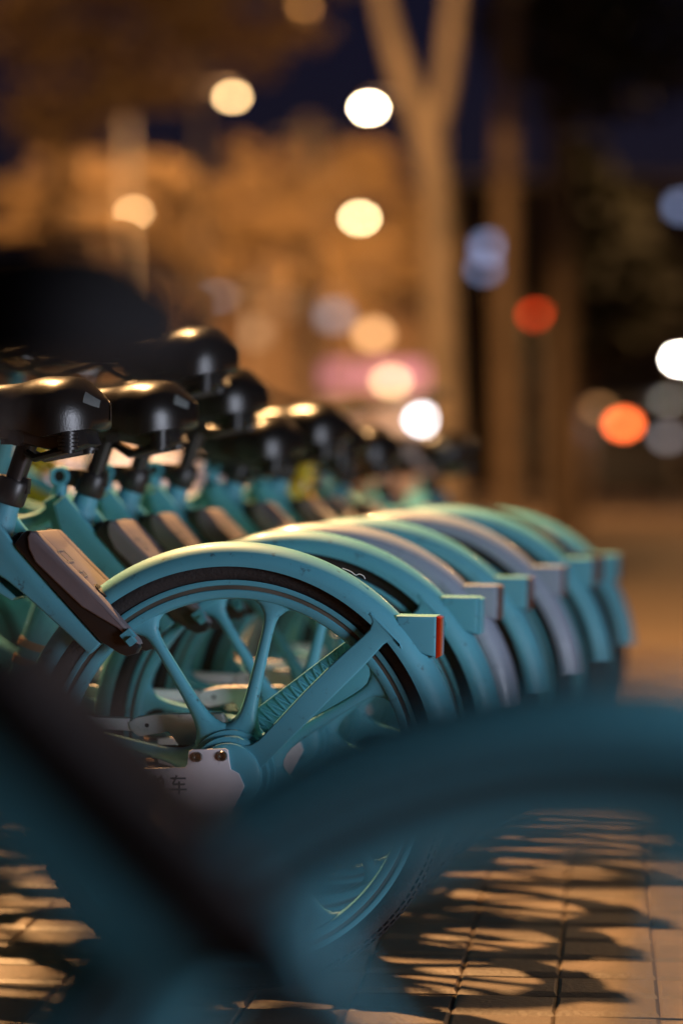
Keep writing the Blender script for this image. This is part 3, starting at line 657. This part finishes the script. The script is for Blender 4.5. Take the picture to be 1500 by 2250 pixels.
# traffic light
def traffic_light():
    p = ray(1178, 693, 56); gz = rise(56); root = empty('traffic_light', (p.x, p.y, gz)); hz = p.z - gz
    m = MB(); m.tube([(0, .2, 0), (0, .2, hz + .3)], .07, 12); m.build('pole', POLE, root)
    m = MB(); m.prism([(-.19, hz - .85), (.19, hz - .85), (.19, hz + .25), (-.19, hz + .25)], -.02, .16, .03); m.build('housing', BLACKP, root)
    for k, (c, e) in enumerate((((1, .05, .005), 5.0), ((.3, .2, .05), 0), ((.05, .25, .1), 0))):
        g = MB(); z = hz - k * .35; g.tube([(0, -.01, z), (0, -.05, z), (0, -.06, z)], [.14, .13, .03], 20)
        g.build('lens', mat('signal_lens', tuple(v * .2 for v in c), .3, emit=c if e else None, estr=e), root)
    tag(root, 'traffic light showing red between the dim trunks', 'traffic light')
traffic_light()
# dark van on the right
def van():
    d = 58; gz = rise(d); x0, x1 = ray(1296, 0, d).x, ray(1296, 0, d).x + 2.25; y0 = d; root = empty('parked_van', ((x0 + x1) / 2, y0, gz))
    DK = mat('dark_van_paint', (.018, .016, .02), .35, coat=.4); cx = (x0 + x1) / 2; hw = (x1 - x0) / 2
    m = MB()                                               # body: side profile along y, width along x, tucked at the roof
    secs = [(0, .32, 2.35, 1.0), (.12, .30, 2.48, 1.0), (3.4, .30, 2.50, 1.0), (4.1, .30, 1.55, .97), (5.0, .32, 1.25, .92), (5.15, .40, 1.0, .88)]
    vs = []
    for (y, zb, zt, k) in secs: vs += [(-hw * k, y, zb), (-hw * k, y, zb + (zt - zb) * .5), (-hw * k * .93, y, zt - .05), (-hw * k * .8, y, zt), (hw * k * .8, y, zt), (hw * k * .93, y, zt - .05), (hw * k, y, zb + (zt - zb) * .5), (hw * k, y, zb)]
    m.add(vs, [(i * 8 + k, i * 8 + (k + 1) % 8, (i + 1) * 8 + (k + 1) % 8, (i + 1) * 8 + k) for i in range(5) for k in range(8)] + [tuple(range(8)), tuple(40 + k for k in range(8))])
    m.build('body', DK, root)
    GL = mat('dark_glass', (.01, .01, .012), .08, coat=.5)
    g = MB(); g.prism([(-hw * .78, 1.45), (hw * .78, 1.45), (hw * .72, 2.15), (-hw * .72, 2.15)], -.02, -.003, .003); g.build('rear_window', GL, root)
    b = MB(); b.box((0, -.05, .42), (hw * 2, .12, .22)); b.build('bumper', BLACKP, root)
    def lampbit(nm, px, py, r, col, e):
        p = ray(px, py, d); q = MB(); q.tube([(p.x - cx, -.03, p.z - gz), (p.x - cx, -.06, p.z - gz)], r, 18); q.build(nm, lampmat(nm, col, e), root)
    lampbit('tail_lamp', 1368, 932, .16, (1, .14, .03), 16); lampbit('marker_lamp', 1315, 897, .12, (1, .45, .15), 1.6); lampbit('reversing_lamp', 1464, 961, .14, (.8, .8, .9), 1.1)
    for (sx, yy) in ((-1, .9), (1, .9), (-1, 4.2), (1, 4.2)):
        wv = MB(); wv.tube([(sx * (hw - .24), yy, .34), (sx * (hw + .005), yy, .34)], .34, 24); ww = wv.build('wheel', RUBBER, root)
        hv = MB(); hv.tube([(sx * (hw + .006), yy, .34), (sx * (hw + .012), yy, .34)], .2, 20); hv.build('hubcap', STEEL, ww)
    tag(root, 'dark parked van with one glowing red tail lamp at the right', 'van')
van()

# ------------------------------------------------------------------ buildings
def shop_building():
    d = 78.0; gz = rise(d); x0, x1 = -26.0, ray(1005, 0, d).x; H = 6.4; root = empty('shop_building', ((x0 + x1) / 2, d, gz)); cx = (x0 + x1) / 2
    WALL = mat('ochre_render', (0.42, 0.27, 0.17), .85, var=.25, vscale=.5, bump=.2, bscale=10)
    hw = (x1 - x0) / 2
    m = MB(); m.prism([(-hw, 0), (hw, 0), (hw, H), (-hw, H)], 0, 9); m.build('wall', WALL, root, smooth=False)
    r_ = MB(); r_.box((0, 4.4, H + .15), (2 * hw + .5, 9.6, .3)); r_.box((0, -.12, H - .35), (2 * hw + .2, .24, .18)); r_.build('roof', POLE, root, smooth=False)
    sg = ray(840, 826, d); s = MB(); s.box((sg.x - cx, -.14, sg.z - gz), (3.55, .22, .72)); sgn = s.build('shop_sign', mat('pink_sign', (.5, .2, .3), .5, emit=(1, .38, .52), estr=.62), root, smooth=False)
    fr = MB(); fr.box((sg.x - cx, -.10, sg.z - gz + .42), (3.75, .26, .1)); fr.box((sg.x - cx, -.10, sg.z - gz - .42), (3.75, .26, .1)); fr.build('sign_frame', POLE, sgn, smooth=False)
    for (px, wd) in ((770, 1.9), (905, 1.5)):
        p = ray(px, 0, d); g = MB(); g.box((p.x - cx, -.03, 1.55), (wd, .08, 2.5)); f = g.build('shop_window', mat('lit_shop_window', (.3, .2, .14), .3, emit=(1, .62, .48), estr=.30), root, smooth=False)
        g = MB()
        for q in (-1, 0, 1): g.box((p.x - cx + q * wd / 2, -.09, 1.55), (.08, .06, 2.6))
        g.box((p.x - cx, -.10, 2.85), (wd + .1, .07, .1)); g.build('window_frame', POLE, f, smooth=False)
    bl = lampmat('window_blue', (.55, .70, .95), .75); wm = lampmat('window_warm', (1, .55, .3), .55)
    for (px, py, rr, mm) in ((735, 690, .42, bl), (732, 645, .25, bl), (480, 640, .36, bl), (625, 668, .34, wm), (585, 625, .4, wm), (560, 730, .4, wm)):
        p = ray(px, py, d); g = MB(); g.box((p.x - cx, -.03, p.z - gz), (rr * 1.2, .06, rr * 1.5)); g.build('window', mm, root, smooth=False)
    for px in range(-250, 480, 130):
        p = ray(px, 760, d); g = MB(); g.box((p.x - cx, -.03, p.z - gz), (1.0, .08, 1.6)); g.build('window', mat('dark_window', (.03, .025, .03), .15), root, smooth=False)
    tag(root, 'two storey ochre shop building with a pink lit sign, glowing behind the row', 'building')
    def wall_lamp(px, py, r, col, e, label, watts=0):
        p = ray(px, py, d - .55); o = empty('wall_lamp', (p.x, d, p.z)); a = MB(); a.tube([(0, 0, .25), (0, -.3, .3), (0, -.55, .2)], .03, 8); a.build('bracket', POLE, o)
        n = 8; g = MB(); g.tube([(0, -.55, r * math.cos(math.pi * i / n)) for i in range(n + 1)], [max(.004, r * math.sin(math.pi * i / n)) for i in range(n + 1)], 16); g.build('globe', lampmat('wall_lamp_globe', col, e), o)
        if watts: point(o, (0, -1.0, 0), watts, col, .2)
        tag(o, label, 'wall lamp', 'wall lamps on the shop front')
    wall_lamp(820, 735, .26, (1, .52, .22), 4.2, 'large soft orange wall lamp above the pink shop sign')
    wall_lamp(858, 838, .19, (1, .66, .32), 9, 'small amber wall lamp overlapping the pink shop sign')
    wall_lamp(930, 922, .16, (.9, .92, 1), 26, 'cold white wall lamp just above the farthest dark saddles')
shop_building()
def far_building():
    d = 105.0; gz = rise(d); x0, x1 = ray(1010, 0, d).x, 40.0; root = empty('dark_office_block', ((x0 + x1) / 2, d, gz)); cx = (x0 + x1) / 2; hw = (x1 - x0) / 2
    m = MB(); m.prism([(-hw, 0), (hw, 0), (hw, 13), (-hw, 13)], 0, 12); m.build('wall', mat('dark_concrete', (.05, .04, .05), .9, var=.2, vscale=.4), root, smooth=False)
    m = MB(); m.box((0, 5.9, 13.2), (2 * hw + .4, 12.6, .4)); m.build('roof', POLE, root, smooth=False)
    mm = lampmat('window_dim_blue', (.45, .58, 1), 1.6); dm = mat('dark_window_far', (.015, .015, .02), .2)
    for (px, py, rr) in ((1075, 545, .62), (1062, 592, .42), (1497, 455, .5)):
        p = ray(px, py, d); g = MB(); g.box((p.x - cx, -.03, p.z - gz), (rr, .08, rr * 1.1)); g.build('window', mm, root, smooth=False)
    for i in range(9):
        for j in range(3):
            g = MB(); g.box((-hw + 3.2 + i * 3.7, -.03, 2.2 + j * 2.6), (1.3, .08, 1.4)); g.build('window', dm, root, smooth=False)
    tag(root, 'dark office block with a few bluish lit windows behind the trunks', 'building')
far_building()
# low pale wall behind the bicycles
def low_wall():
    d = 9.6; gz = rise(d); x1 = ray(575, 0, d).x; x0 = -7.0; root = empty('low_wall', ((x0 + x1) / 2, d, gz)); hw = (x1 - x0) / 2
    WC = mat('white_render', (.72, .68, .70), .8, var=.15, vscale=2, bump=.2, bscale=20)
    m = MB(); m.prism([(-hw, 0), (hw, 0), (hw, .80), (-hw, .80)], 0, .24, .012); m.build('wall', WC, root)
    m = MB(); m.prism([(-hw - .03, .80), (hw + .03, .80), (hw + .03, .86), (-hw - .03, .86)], -.04, .28, .01); m.build('coping', WC, root)
    tag(root, 'low white rendered wall seen between the blurred seat posts', 'wall')
low_wall()
